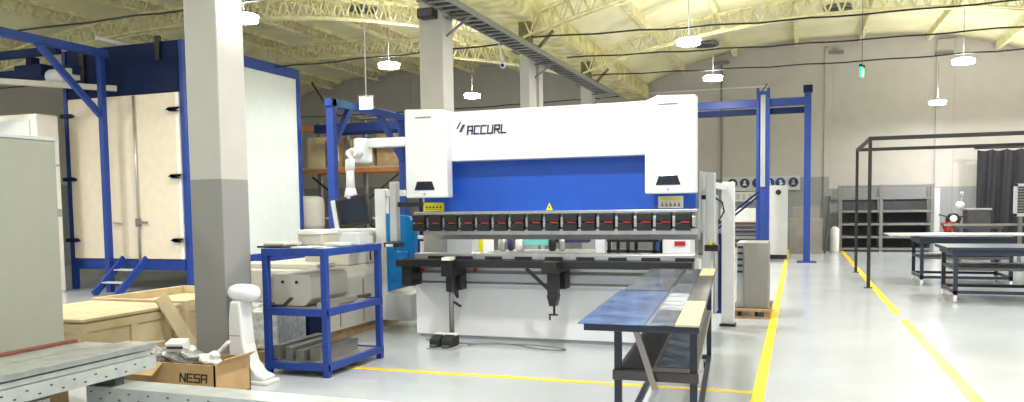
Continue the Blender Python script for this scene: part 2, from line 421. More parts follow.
MB().bx(-4.22,-1.08,9.8,10.0,.0,.88).build('rear_base','grey',P)
MB().bx(-4.30,-1.00,8.58,8.80,1.50,1.535).build('clamp_rail','steel',P,.004)
MB().bx(-4.28,-1.02,8.60,8.84,1.31,1.50).build('clamp_backing','rackgrey',P)
for i in range(16):
    x = -4.20+i*.2045
    c = MB().bx(x-.082,x+.076,8.50,8.60,1.412,1.497).bx(x-.082,x+.076,8.50,8.60,1.312,1.395).bx(x-.06,x+.06,8.53,8.60,1.39,1.42).build('tool_clamp','black',P,.006)
    MB().bar((x-.02,8.495,1.405),(x+.07,8.485,1.402),.014,.014).build('clamp_lever','red',c)
    MB().bx(x+.085,x+.12,8.54,8.60,1.35,1.46).build('locking_pin','steel',P,.004)
MB().prism([(8.55,1.33),(8.75,1.33),(8.75,1.27),(8.68,1.21),(8.64,1.21),(8.55,1.27)],'x',-4.16,-.98).build('punch','steel',P)
MB().bx(-4.28,-1.02,8.55,8.80,.985,1.05).build('die','steel',P,.006)
mb = MB()
for i in range(9): x = -4.1+i*.36; mb.bx(x,x+.2,8.53,8.56,.985,1.02)
mb.build('die_clamp','black',P)
MB().bx(-4.47,-1.03,8.42,8.62,.90,.985).build('front_rail','black',P,.006)
MB().bx(-4.44,-4.31,8.50,8.8,.66,.985).build('end_box','black',P,.01)
MB().bx(-4.42,-1.00,8.84,8.99,.04,.985).build('bed','white',P,.008)
MB().bx(-4.38,-1.04,8.87,8.98,0,.04).build('plinth','grey',P)
MB().bx(-4.30,-1.05,8.74,8.85,.84,.875).build('guide_rail','steel',P,.003)
MB().bx(-4.30,-1.05,8.76,8.84,.80,.84).build('guide_rail_seat','rackgrey',P)
MB().tube([(-4.30,8.72,.695),(-1.05,8.72,.695)],.014,8).build('guide_rod','rackgrey',P)
for x in (-4.29,-3.6): MB().bx(x,x+.04,8.70,8.74,.82,.86).build('rail_stop','red',P)
# support arms
A = MB().bx(-3.83,-3.70,8.30,8.72,.80,.985).bx(-3.80,-3.72,8.36,8.46,.62,.82).bx(-3.82,-3.69,8.55,8.72,.62,.80).prism([(8.32,.80),(8.60,.80),(8.60,.52)],'x',-3.78,-3.74).build('support_arm','black',P,.006)
MB().tube([(-3.76,8.42,.8),(-3.76,8.42,.02)],.030,10).build('support_leg','rackgrey',A)
MB().bx(-3.81,-3.71,8.28,8.42,.985,1.02).build('arm_pad','paper',A)
MB().tube([(-3.72,8.40,.50),(-3.62,8.36,.46)],.016,8).build('clamp_knob','black',A)
A = MB().bx(-2.60,-2.43,8.20,8.72,.86,.985).bx(-2.56,-2.45,8.28,8.40,.62,.86).prism([(-2.57,.62),(-2.44,.62),(-2.47,.50),(-2.54,.50)],'y',8.28,8.40).bar((-2.84,8.40,.90),(-2.55,8.36,.66),.03,.035).bx(-2.60,-2.43,8.55,8.74,.66,.86).build('support_arm','black',P,.005)
MB().tube([(-2.50,8.34,.51),(-2.50,8.34,.40)],.014,8).tube([(-2.56,8.34,.40),(-2.46,8.34,.40)],.010,8).tube([(-2.55,8.34,.40),(-2.55,8.34,.34)],.010,8).build('hook','black',A)
# lettering and labels
MBL = letters('ACCURL',(-3.595,8.592,2.425),(1,0,0),.088,.0165,.94,.10,w=.80); MBL.build('lettering','ink',P)
mb = MB(); mb.prism([(-3.70,2.45),(-3.672,2.45),(-3.625,2.535),(-3.653,2.535)],'y',8.588,8.60); mb.build('emblem','ink',P)
MB().prism([(-3.735,2.49),(-3.72,2.49),(-3.672,2.57),(-3.687,2.57)],'y',8.59,8.60).build('emblem','ink_blue',P)
def warn_plate(x0,x1,z0,z1,y,m,lbl):
    o = MB().bx(x0,x1,y-.01,y,z0,z1).build('warning_label',m,P,.003); 
    return o
w = warn_plate(-4.27,-4.0,1.54,1.645,8.80,'sign_yellow','')
mb = MB()
for i in range(5):
    x = -4.24+i*.045; mb.prism([(x,1.58),(x+.03,1.58),(x+.015,1.61)],'y',8.787,8.79); mb.bx(x,x+.03,8.787,8.79,1.56,1.565)
mb.build('symbol','ink',w)
w = warn_plate(-1.44,-1.17,1.545,1.675,8.80,'paper','')
MB().bx(-1.42,-1.19,8.787,8.79,1.635,1.665).build('yellow_band','sign_yellow',w)
mb = MB()
for i in range(5):
    x = -1.41+i*.045; mb.prism([(x,1.565),(x+.03,1.565),(x+.015,1.615)],'y',8.786,8.79)
mb.build('symbol','wood_dark',w)
w = MB().prism([(-2.72,1.54),(-2.64,1.54),(-2.68,1.625)],'y',8.788,8.80).build('warning_triangle','sign_yellow',P)
MB().bx(-2.685,-2.675,8.784,8.789,1.56,1.59).build('symbol','ink',w)
# pendant arm and control
MB().bx(-4.85,-4.25,8.49,8.60,2.31,2.42).build('pendant_boom','white',P,.015)
MB().bx(-4.97,-4.84,8.36,8.61,2.13,2.42).build('pendant_elbow','white',P,.03)
MB().tube([(-4.90,8.40,2.22),(-4.88,8.2,2.24),(-4.85,8.1,2.22),(-4.83,8.06,2.14),(-4.83,8.05,2.02)],.055,14).tube([(-4.83,8.05,2.1),(-4.82,8.04,1.80)],.042,14,.05).lathe([(.055,1.82),(.085,1.70)],(-4.82,8.04,0),'z',16).build('pendant_post','white',P)
RT = Matrix.Rotation(radians(14),3,'Z') @ Matrix.Rotation(radians(-11),3,'Y') @ Matrix.Rotation(radians(-8),3,'X')
pc = (-4.76,7.98,1.55)
o = MB().bx(-4.94,-4.56,7.95,8.03,1.38,1.73,RT,pc).build('control_panel','black',P,.012)
MB().bx(-4.99,-4.94,7.93,8.03,1.37,1.72,RT,pc).build('side_cover','lightgrey',o,.01)
MB().bx(-4.91,-4.60,7.945,7.95,1.43,1.70,RT,pc).build('screen','screen',o)
o = MB().bx(-5.0,-4.56,7.82,8.10,1.30,1.35).build('control_tray','lightgrey',P,.01)
MB().bx(-4.97,-4.60,7.84,8.02,1.35,1.365).build('keyboard','paper',o,.004)
MB().bx(-4.92,-4.66,8.02,8.10,1.20,1.30).build('tray_bracket','lightgrey',o,.01)

# foot pedals
t = thing('foot_pedal','black twin foot pedal on the floor in front of the press brake','foot pedal',(-3.7,8.22,0))
MB().bx(-3.92,-3.60,8.07,8.36,0,.02).build('base_plate','grey',t,.004)
for x in (-3.90,-3.755):
    h = MB().prism([(8.10,.02),(8.34,.02),(8.34,.13),(8.22,.15),(8.10,.11)],'x',x,x+.125).build('hood','rubber',t,.012)
    MB().bx(x-.003,x+.128,8.22,8.345,.135,.155).build('hood_top','white_dull',h,.01)
    MB().bx(x+.02,x+.105,8.06,8.12,.025,.05).build('treadle','rackboard',h,.004)
pts = [(-3.6,8.35,.015),(-3.3,8.6,.015),(-3.0,8.52,.015),(-2.7,8.35,.015),(-2.45,8.3,.015),(-2.35,8.42,.015),(-2.6,8.52,.015),(-3.0,8.5,.03),(-3.5,8.45,.015),(-4.0,8.5,.015),(-4.3,8.7,.015)]
sm = []
for i in range(len(pts)-1):
    for k in range(4):
        a,b = Vector(pts[i]),Vector(pts[i+1]); sm.append(a.lerp(b,k/4))
sm = [sum((sm[max(0,min(len(sm)-1,i+j))] for j in (-2,-1,0,1,2)),Vector())/5 for i in range(len(sm))]
tag(MB().tube(sm,.008,6).build('pedal_cable','rackgrey'),'black cable looping on the floor beside the foot pedals','cable')

# guard posts + guards (left and right of the brake)
t = thing('laser_guard','grey light curtain post at the right end of the press brake','guard post',(-.9,9.2,0))
MB().bx(-.97,-.87,9.15,9.25,1.15,1.93).build('post','lightgrey',t,.01)
MB().bx(-.98,-.83,9.10,9.28,1.06,1.13).build('sensor_box','black',t,.008)
MB().bx(-.95,-.90,9.12,9.2,1.13,1.16).build('receiver','sign_yellow',t)
MB().bar((-1.10,9.2,1.66),(-.97,9.2,1.66),.03,.05).bx(-1.12,-1.05,9.13,9.27,1.58,1.72).build('mount','black',t)
MB().tube([(-.87,9.2,1.65),(-.80,9.25,1.60),(-.78,9.25,1.5),(-.84,9.22,1.38)],.01,6).build('cable','rubber',t)
t = thing('laser_guard','grey light curtain post at the left end of the press brake, before the cyan guard','guard post',(-4.9,9.2,0))
MB().bx(-4.91,-4.81,9.12,9.22,1.16,1.92).build('post','lightgrey',t,.01)
MB().bx(-4.97,-4.77,9.05,9.25,1.09,1.15).build('sensor_box','black',t,.008)
MB().bx(-4.93,-4.83,9.03,9.05,1.10,1.13).build('label_plate','paper',t)
MB().bx(-4.81,-4.40,9.15,9.19,1.60,1.66).build('mount','black',t,.006)
t = thing('side_guard','white post side guard with grey panel at the right end of the press brake','guard',(-.85,10.7,0))
MB().bx(-.93,-.77,10.66,10.78,0.0,1.86).build('post','white',t,.008)
MB().bx(-.93,-.87,9.3,10.7,1.76,1.83).build('top_rail','white',t,.006)
MB().bx(-1.02,-.93,10.72,10.76,.15,1.2).build('edge_strip','blue_frame',t)
MB().bx(-1.00,-.975,10.3,10.72,.2,1.70).build('panel','grey',t)
MB().bx(-.95,-.75,10.60,10.80,0,.03).build('foot','black',t)
t = thing('side_guard','white side guard with a cyan blue panel left of the press brake','guard',(-5.1,9.6,0))
MB().bx(-5.28,-5.12,9.40,9.5,.1,1.84).build('post','white',t,.008)
MB().bx(-5.28,-4.85,9.42,9.48,1.74,1.82).build('top_rail','white',t,.006)
MB().prism([(-5.12,.48),(-4.72,.58),(-4.70,1.38),(-4.78,1.48),(-5.12,1.52)],'y',9.40,9.5).build('panel','cyan',t,.012)
MB().bx(-4.98,-4.80,9.385,9.40,.62,1.02).build('door_inset','cyan',t,.01)
MB().bx(-5.10,-4.98,9.385,9.40,.62,1.46).build('door_inset','cyan',t,.01)
MB().bx(-5.14,-4.76,9.38,9.7,.10,.45).build('lower_body','lightgrey',t,.01)

# beige machine behind the blue rack
t = thing('beige_machine','beige low machine cabinet standing behind the blue rack','machine',(-5.9,9.2,0))
MB().prism([(-6.9,.12),(-5.2,.12),(-5.2,.74),(-5.3,.87),(-6.9,.87)],'y',8.0,10.3).build('body','beige',t,.015)
MB().bx(-5.95,-5.3,8.75,10.25,.87,1.30).build('rear_console','beige',t,.02)
MB().bx(-6.6,-5.4,8.2,8.6,.87,.93).build('cover','beige',t,.01)
MB().bx(-6.85,-5.25,8.05,10.25,.0,.12).build('plinth','wood_dark',t)
for y in (8.35,8.9,9.5): MB().bx(-5.205,-5.19,y,y+.01,.16,.70).build('door_seam','rackgrey',t)
for x in (-5.86,-5.52): MB().lathe([(.022,-.006),(.022,.004)],(x,7.998,.68),'y',12).build('latch','black',t)
MB().tube([(-5.19,9.1,1.05),(-5.19,9.1,.92)],.012,8).build('handle','black',t)

# ------------------------------------------------------------------ blue rack
t = thing('tool_rack','blue steel three tier rack standing left of the press brake','rack',(-4.55,6.95,0))
X0,X1,Y0,Y1 = -4.82,-4.17,6.45,7.46
for x in (X0,X1):
    for y in (Y0,Y1): MB().bx(x-.03,x+.03,y-.03,y+.03,0,1.16).build('post','blue_frame',t,.004)
for z,nm in ((1.19,'top_shelf'),(.62,'middle_shelf'),(.10,'lower_shelf')):
    d = .04
    MB().bx(X0-.03,X1+.03,Y0-.035,Y0+.02,z-d,z+d-.01).bx(X0-.03,X1+.03,Y1-.02,Y1+.035,z-d,z+d-.01).bx(X0-.035,X0+.02,Y0,Y1,z-d,z+d-.01).bx(X1-.02,X1+.035,Y0,Y1,z-d,z+d-.01).build(nm+'_frame','blue_frame',t,.003)
    MB().bx(X0,X1,Y0,Y1,z+.0,z+.02).build(nm,'lightgrey' if z>1 else 'sheetgrey',t)
zt = 1.22
t = thing('scanner','flat cream device with a dark base on the near left corner of the rack top','device',(-4.8,6.7,zt))
MB().bx(-4.96,-4.66,6.50,6.74,zt,zt+.02).build('base','black',t,.004)
MB().bx(-4.93,-4.69,6.56,6.86,zt+.02,zt+.045).build('lid','beige',t,.008)
tag(MB().prism([(-4.66,6.62),(-4.42,6.56),(-4.36,6.80),(-4.60,6.88)],'z',zt,zt+.006).build('paper_sheet','paper'),'white paper sheet lying on the rack top next to the cream device','paper')
tag(MB().prism([(-4.52,6.98),(-4.28,6.92),(-4.26,7.1),(-4.50,7.2)],'z',zt,zt+.03).build('grey_folder','lightgrey',bevel=.006),'grey folder on the rack top beside the stack of papers','folder')
t = thing('storage_box','cream cardboard box at the back of the rack top','box',(-4.7,7.25,zt))
MB().bx(-4.9,-4.62,7.1,7.4,zt,zt+.14).build('body','beige',t,.006)
MB().bx(-4.91,-4.61,7.09,7.41,zt+.11,zt+.155).build('lid','paper',t,.004)
tag(MB().bx(-4.45,-4.21,7.18,7.44,zt,zt+.08).bx(-4.44,-4.24,7.2,7.42,zt+.08,zt+.12).build('paper_stack','lightgrey',bevel=.006),'pale stack of binders on the rack top below the control screen','binders')
# mid shelf
zm = .64
t = thing('machine_cover','white chamfered sheet metal cover with two dark holes on the middle rack shelf','cover',(-4.7,6.9,zm))
MB().prism([(-4.92,.72),(-4.84,.645),(-4.52,.645),(-4.44,.72),(-4.44,.92),(-4.48,.96),(-4.88,.96),(-4.92,.92)],'y',6.62,7.3).build('shell','beige',t,.008)
for x in (-4.76,-4.60): MB().lathe([(.017,-.004),(.017,.004)],(x,6.618,.88),'y',12).build('hole_plug','black',t)
t = tag(MB().bar((-4.90,6.53,.72),(-4.86,6.53,.665),.05,.02).bar((-4.86,6.53,.66),(-4.68,6.53,.66),.05,.02).bar((-4.68,6.53,.665),(-4.60,6.53,.735),.05,.02).build('bent_bracket','darksheet'),'dark bent metal bracket lying at the front of the middle rack shelf','bracket')
tag(MB().bar((-4.38,6.7,.665),(-4.28,7.15,.68),.09,.05).bar((-4.38,6.62,.66),(-4.22,6.75,.66),.07,.04).build('metal_offcuts','sheetgrey'),'grey metal offcuts lying at the right side of the middle rack shelf','offcuts')
tag(MB().bar((-4.42,7.25,.66),(-4.24,7.42,.68),.06,.03).build('bent_profile','darksheet'),'dark bent profile at the back of the middle rack shelf','profile')
# lower shelf: press brake dies
zl = .12
for i,(x0,x1,y0,y1,h,lb) in enumerate(((-4.86,-4.78,6.55,7.35,.14,'long dark steel die bar, leftmost on the bottom rack shelf'),(-4.74,-4.66,6.6,7.3,.12,'long dark steel die bar, second from the left on the bottom rack shelf'),
        (-4.58,-4.50,6.55,7.1,.10,'short dark steel die bar in the middle of the bottom rack shelf'),(-4.46,-4.34,6.6,7.3,.12,'broad dark steel die bar at the right on the bottom rack shelf'))):
    tag(MB().prism([(x0,zl),(x1,zl),(x1,zl+h),((x0+x1)/2+.012,zl+h),((x0+x1)/2,zl+h-.03),((x0+x1)/2-.012,zl+h),(x0,zl+h)],'y',y0,y1).build('die_bar','rackgrey'),lb,'die','steel dies on the bottom rack shelf')

# wrapped white parts on pallet behind rack
t = thing('wrapped_pallet','pallet with plastic wrapped white cartons behind the blue rack','pallet',(-5.6,7.3,0))
mb = MB()
for y in (6.95,7.25,7.55): mb.bx(-6.1,-5.05,y-.05,y+.05,0,.09)
for x in (-6.05,-5.85,-5.65,-5.45,-5.25,-5.1): mb.bx(x-.06,x+.05,6.9,7.6,.09,.115)
mb.build('deck','wood_dark',t)
MB().bx(-6.0,-5.6,7.0,7.5,.115,.55).build('carton','plastic_wrap',t,.02)
MB().bx(-5.55,-5.1,7.0,7.5,.115,.52).build('carton','plastic_wrap',t,.02)
tag(MB().bx(-6.05,-5.15,7.62,7.9,0,.5).build('grey_bin','dark_blue',bevel=.01),'dark blue bin between the pallet and the beige machine','bin')

# white curved stand beside column
t = thing('curved_stand','white curved moulded stand with rounded head and flared foot beside the nearest pillar','stand',(-4.8,6.1,0))
MB().prism([(-4.93,.035),(-4.56,.035),(-4.55,.07),(-4.64,.10),(-4.72,.20),(-4.765,.36),(-4.785,.62),(-4.79,.76),(-4.90,.76),(-4.92,.6),(-4.925,.4)],'y',6.0,6.18).build('shell','white',t,.03)
MB().bx(-4.95,-4.52,5.98,6.20,0,.035).build('base','white_dull',t,.01)
mb = MB(); mb.lathe([(.02,-.165),(.06,-.15),(.08,-.10),(.085,-.03),(.08,.06),(.065,.12),(.03,.145)],(-4.79,6.09,.83),'x',20)
mb.build('head','white',t)
MB().bx(-4.915,-4.80,5.996,6.0,.44,.446).build('seam','rackgrey',t)

# ------------------------------------------------------------------ workbench in front
t = thing('workbench','dark steel workbench on castors with sheet metal on top, in front of the press brake','table',(-.85,6.1,0))
X0,X1,Y0,Y1 = -1.00,-.50,4.42,7.62
def Q(u,v,z):   # slightly splayed plan: the bench narrows in view, build as true rectangle turned a little
    return Vector((-1.06+.58*u + (-.30*v if 0 else -.22*v), 4.32+3.35*v, z))
AX = Vector((1,.02,0)).normalized(); AY = Vector((-.072,1,0)).normalized()
O0 = Vector((-1.12,4.30,0)); W,Lb = .63,3.80
def B(u,v,z): return O0 + AX*u + AY*v + Vector((0,0,z))
def bbx(mb,u0,u1,v0,v1,z0,z1):
    vs = [B(u,v,z) for z in (z0,z1) for v in (v0,v1) for u in (u0,u1)]
    v = [mb.b.verts.new(q) for q in vs]
    for f in ((0,2,3,1),(4,5,7,6),(0,1,5,4),(2,6,7,3),(0,4,6,2),(1,3,7,5)): mb.b.faces.new([v[i] for i in f])
    return mb
bbx(MB(),0,W,0,Lb,.90,.94).build('tabletop','navy',t,.004)
for u in (.13,W-.05):
    for v in (.45,Lb-.40):
        l = bbx(MB(),u-.022,u+.022,v-.022,v+.022,.10,.90).build('leg','navy',t,.003)
for v0 in (.45,Lb-.40): bbx(MB(),.13,W-.05,v0-.02,v0+.02,.12,.16).build('lower_rail','navy',t)
for u0 in (.13,W-.05): bbx(MB(),u0-.02,u0+.02,.45,Lb-.40,.12,.16).build('lower_rail','navy',t)
bbx(MB(),.11,W-.03,.44,Lb-.38,.56,.59).build('shelf','sheetgrey',t,.003)
bbx(MB(),.10,W-.02,.41,.43,.54,.60).build('shelf_lip','darksheet',t,.003)
for u in (.16,W-.08):
    for v in (.45,Lb-.40):
        p = B(u,v,0)
        c = MB().lathe([(.045,-.015),(.05,-.01),(.05,.01),(.045,.015)],(p.x,p.y,.05),'x',18).build('castor','rubber',t)
        MB().bx(p.x-.025,p.x+.025,p.y-.02,p.y+.02,.06,.12).build('castor_fork','steel',c)
def slab(name,u0,u1,v0,v1,z0,z1,m,lb,cat,grp='sheet pieces on the workbench top'):
    o = bbx(MB(),u0,u1,v0,v1,z0,z1).build(name,m); return tag(o,lb,cat,grp)
slab('metal_sheet',-.03,.34,-.03,1.75,.941,.945,'film','blue filmed metal sheet at the near left corner of the workbench top','metal sheet')
slab('metal_sheet',.0,.335,1.70,2.75,.946,.949,'film2','pale blue grey metal sheet on the left of the workbench top, behind the blue one','metal sheet')
slab('metal_sheet',.0,.33,2.76,3.76,.941,.945,'film_dark','dark metal sheet at the far left corner of the workbench top','metal sheet')
slab('metal_sheet',.365,.50,-.02,.62,.941,.945,'film2','small blue grey sheet piece at the near end of the middle strip of the workbench','metal sheet')
slab('metal_sheet',.362,.50,.63,1.55,.941,.945,'film_pale','pale sheet piece in the middle strip of the workbench top','metal sheet')
slab('metal_sheet',.365,.50,1.56,2.3,.941,.945,'film2','grey sheet piece behind the pale one in the middle strip of the workbench','metal sheet')
slab('metal_sheet',.365,.50,2.31,3.76,.941,.945,'film_dark','dark long sheet piece at the far end of the middle strip of the workbench','metal sheet')
slab('plywood_strip',.505,.63,-.02,1.05,.941,.952,'wood','pale plywood strip at the near right corner of the workbench top','plywood')
slab('metal_sheet',.505,.63,1.06,3.0,.941,.946,'darksheet','dark metal plate between two plywood strips on the workbench top','metal sheet')
slab('plywood_strip',.505,.63,3.01,3.76,.941,.952,'wood','pale plywood strip at the far right corner of the workbench top','plywood')
slab('metal_sheet',.14,.33,.5,2.8,.591,.596,'darksheet','dark metal plate on the lower shelf of the workbench','metal sheet','sheet pieces on the workbench shelf')
slab('metal_sheet',.35,.56,.6,3.2,.591,.597,'film2','shiny metal sheet on the lower shelf of the workbench','metal sheet','sheet pieces on the workbench shelf')
p,q = B(.22,.35,.88),B(.40,.05,.62)
tag(MB().bar(B(.24,.36,.88),B(.36,.38,.50),.035,.02,up=(0,1,0)).build('steel_strip','sheetgrey'),'grey steel strip leaning diagonally against the workbench shelf','steel strip')

# ------------------------------------------------------------------ right side of the hall
t = thing('tube_frame','black square tube gantry frame over the navy tables','frame',(3.2,17.6,0))
for x in (1.22,5.9):
    for y in (15.95,19.35): MB().bx(x-.03,x+.03,y-.03,y+.03,.01,2.68).bx(x-.07,x+.07,y-.07,y+.07,0,.012).build('post','black',t,.003)
for y in (15.95,19.35): MB().bx(1.19,5.93,y-.03,y+.03,2.68,2.75).build('cross_beam','black',t,.003)
for x in (1.22,5.9): MB().bx(x-.03,x+.03,15.98,19.32,2.68,2.74).build('side_beam','black',t,.003)

def navy_table(x,y,w,d,h,label,topm,over=(0,0)):
    t = thing('work_table',label,'table',(x,y,0),'navy tables on castors')
    MB().bx(x-over[0],x+w+over[1],y-.05,y+d+.05,h-.05,h).build('tabletop',topm,t,.005)
    MB().bx(x-.02,x+w+.02,y-.02,y+d+.02,h-.13,h-.05).build('apron','navy',t,.004)
    for a in (x,x+w-.06):
        for b in (y,y+d-.06):
            MB().bx(a,a+.06,b,b+.06,.12,h-.13).build('leg','navy',t,.004)
            c = MB().lathe([(.045,-.018),(.055,-.012),(.055,.012),(.045,.018)],(a+.03,b+.03,.055),'x',16).build('castor','white_dull',t)
            MB().bx(a,a+.06,b+.005,b+.055,.08,.12).build('castor_fork','beige',c)
    MB().bx(x,x+w,y,y+.04,.14,.19).bx(x,x+w,y+d-.04,y+d,.14,.19).bx(x,x+.04,y,y+d,.14,.19).bx(x+w-.04,x+w,y,y+d,.14,.19).build('lower_rail','navy',t,.003)
    MB().bx(x+.01,x+w-.01,y+.01,y+d-.01,.50,.54).build('shelf','rackboard',t,.003)
    return t
navy_table(2.14,16.5,1.5,1.2,.92,'navy work table under a long light grey sheet, behind the lower navy table','navy')
tag(MB().bx(1.62,4.05,16.6,17.75,.922,.945).build('metal_sheet','galv'),'long light grey metal sheet lying across the farther navy table','metal sheet')
navy_table(2.27,13.9,1.75,1.15,.86,'low navy work table on castors, the nearer of the two','navy',(.1,.1))
tag(MB().bx(2.3,3.9,14.1,14.8,.541,.57).build('metal_sheet','darksheet'),'dark plate stack on the shelf of the nearer navy table','metal sheet')

# shelf rack against the back wall
t = thing('sheet_rack','grey steel sheet storage rack of two bays against the back wall','rack',(2.55,27.6,0))
for x in (1.25,2.42,3.84):
    for y in (27.3,28.1): MB().bx(x-.05,x+.05,y-.05,y+.05,0,2.08).build('post','rackgrey',t,.004)
for z in (.05,.42,.82,1.22,1.62,2.0):
    MB().bx(1.25,3.84,27.26,27.33,z,z+.07).bx(1.25,3.84,28.07,28.12,z,z+.07).build('beam','rackgrey',t,.004)
for z in (.13,.5,.9,1.3): MB().bx(1.3,3.8,27.35,28.05,z-.02,z+.0).build('shelf','rackboard',t)
MB().bx(1.3,3.8,28.12,28.16,.1,1.62).build('back_board','rackboard',t)
MB().bar((1.25,27.3,2.0),(1.25,28.4,1.35),.03,.03).bar((2.42,27.3,1.3),(2.42,28.1,2.0),.03,.03).build('brace','rackgrey',t)
MB().bx(3.88,4.08,27.5,27.9,0,1.95).build('end_panel','lightgrey',t,.01)

t = thing('stage_curtain','black floor length curtain hanging on the back wall at the right edge','curtain',(6,27.9,0))
def cf(u,v): x = 5.14+2.8*u; return Vector((x, 27.95+.06*sin(u*40)+.03*sin(u*90+v*3), 3.1-3.0*v-.05*abs(sin(u*23))*(1-v)))
MB().grid(cf,160,12).build('fabric','curtain',t,solid=.01)
MB().tube([(5.05,27.95,3.14),(7.95,27.95,3.14)],.03,10).build('rail','black',t)

t = thing('louvre_panel','grey framed louvred panel standing before the black curtain','panel',(5.0,20.6,0))
MB().bx(4.5,4.56,20.45,20.55,1.2,1.92).bx(4.5,5.5,20.45,20.55,1.86,1.92).bx(4.5,5.5,20.45,20.55,1.2,1.27).bx(5.44,5.5,20.45,20.55,1.2,1.92).build('frame','lightgrey',t,.004)
mb = MB()
for i in range(9): mb.bx(4.56,5.44,20.48,20.51,1.30+i*.062,1.335+i*.062)
mb.build('louvre','rackgrey',t)
MB().bx(4.6,4.66,20.45,20.55,0,1.2).bx(5.38,5.44,20.45,20.55,0,1.2).build('stand_leg','rackgrey',t)

t = thing('motorcycle','small red and black motorcycle with white headlight parked behind the navy tables','motorcycle',(3.85,23.8,0))
def wheel(cy):
    w = MB(); prof = [(.20,-.05),(.27,-.055),(.30,-.03),(.305,0),(.30,.03),(.27,.055),(.20,.05)]
    w.lathe(prof,(3.85,cy,.305),'x',24); return w
wheel(23.4).build('front_wheel','rubber',t); wheel(24.6).build('rear_wheel','rubber',t)
MB().tube([(3.78,23.4,.3),(3.80,23.65,1.05)],.025,8).tube([(3.92,23.4,.3),(3.90,23.65,1.05)],.025,8).build('fork','steel',t)
MB().prism([(23.6,.75),(23.75,1.1),(24.05,1.12),(24.2,.95),(24.8,1.0),(24.85,.9),(24.3,.72),(24.1,.45),(23.8,.45)],'x',3.70,4.0).build('body','red',t,.06)
MB().lathe([(.04,.12),(.08,.08),(.09,0),(.08,-.02)],(3.80,23.45,1.10),'y',18).build('headlight','white',t)
MB().prism([(3.66,.98),(3.96,.98),(4.0,1.1),(3.88,1.24),(3.72,1.24),(3.62,1.1)],'y',23.5,23.6).build('front_fairing','black',t,.03)
MB().tube([(3.5,23.75,1.2),(3.7,23.62,1.14),(4.0,23.62,1.14),(4.2,23.75,1.2)],.018,8).build('handlebar','black',t)
MB().prism([(3.66,.75),(3.86,.85),(3.84,1.05),(3.62,.98)],'y',23.44,23.5).build('red_cowl','red',t,.02)
MB().lathe([(.05,-.08),(.11,-.02),(.11,.06),(.05,.12)],(3.98,23.7,1.42),'z',16).build('white_top_case','white',t)
MB().tube([(4.0,23.7,1.50),(4.02,23.7,1.68)],.012,6).lathe([(.03,-.06),(.05,0),(.03,.06)],(4.02,23.7,1.74),'z',12).build('mirror','lightgrey',t)
t = thing('black_cabinet','low black cabinet behind the navy tables beside the motorcycle','cabinet',(4.4,24.2,0))
MB().bx(4.2,4.75,24.0,24.6,0,1.30).build('body','rackboard',t,.02)
MB().bx(4.17,4.78,23.97,24.63,1.30,1.35).build('top','grey',t,.01)
for i in range(4):
    tag(MB().bar((3.2+.06*i,20.97+.14*i,1.0),(5.0,20.97+.14*i,1.0),.08,.04).build('steel_profile',('sheetgrey','darksheet')[i%2]),
        ('nearest','second','third','farthest')[i]+' of the long grey steel profiles laid side by side behind the far navy table','steel profile','steel profiles behind the tables')
t = thing('profile_trestle','dark trestle carrying the steel profiles behind the navy tables','trestle',(4,21.3,0))
MB().bx(3.5,3.56,20.9,21.6,.0,.92).bx(4.3,4.36,20.9,21.6,0,.92).bx(3.45,4.4,20.9,21.6,.92,.98).build('frame','rackboard',t)

# left of aisle, behind right guard
t = thing('gantry_crane','blue steel gantry with two posts and twin beams behind the press brake','gantry',(-.3,22.4,0))
o = MB().bx(-1.06,-.99,22.22,22.44,0,4.58).bx(-.79,-.72,22.22,22.44,0,4.58).bx(-.99,-.79,22.26,22.40,0,1.9).build('lattice_post','blue_frame',t,.004)
mb = MB()
for i in range(13): z = .2+i*.35; mb.bar((-.99,22.33,z),(-.79,22.33,z+.3),.03,.03)
mb.build('lacing','blue_frame',o)
MB().bx(-.95,-.83,22.235,22.25,2.0,4.4).build('web_plate','grey',o)
MB().bx(-.99,-.79,22.26,22.28,1.9,4.5).build('web_back','blue_frame',o)
MB().bx(.13,.30,22.3,22.5,0,4.42).build('post','blue_frame',t,.006)
MB().bx(.10,.33,22.27,22.53,4.42,4.60).build('post_cap','dark_blue',t,.01)
MB().bx(-3.6,-1.06,22.3,22.44,4.10,4.30).bx(-.72,.14,22.3,22.44,4.10,4.30).build('top_beam','blue_frame',t,.005)
MB().bx(-3.6,.2,22.34,22.46,3.90,4.06).build('lower_beam','dark_blue',t,.005)
MB().bar((-1.0,22.22,1.86),(-2.1,22.22,.96),.05,.05).bar((-1.0,22.22,1.74),(-2.1,22.22,.84),.05,.05).build('brace','dark_blue',t)
MB().bx(-.02,.45,22.15,22.65,0,.025).build('base_plate','blue_frame',t)

MB().bx(-3.75,-3.6,22.3,22.5,0,4.34).build('post','blue_frame',bpy.data.objects['gantry_crane'],.006)
t = thing('gauge_cabinet','tall narrow white cabinet with a round black gauge beside the blue post','cabinet',(-.53,23.6,0))
MB().bx(-.80,-.28,23.5,23.95,.12,2.05).build('body','white_dull',t,.012)
MB().bx(-.79,-.29,23.52,23.93,0,.12).build('plinth','black',t)
MB().lathe([(.07,-.02),(.075,0),(.075,.01)],(-.52,23.50,1.86),'y',20).build('gauge','black',t)
t = thing('sheet_stack','grey metal sheets leaning upright in a stack beside the blue post at the back','sheet metal stack',(.25,26.2,0))
MB().bx(-.25,.70,26.0,26.5,0,1.08).build('sheet','sheetgrey',t,.006)
MB().bx(-.15,.62,26.15,26.6,0,1.42).build('sheet','sheetgrey',t,.006)
MB().bar((.78,26.4,0),(.92,26.9,1.75),.04,.10).build('leaning_profile','rackboard',t)
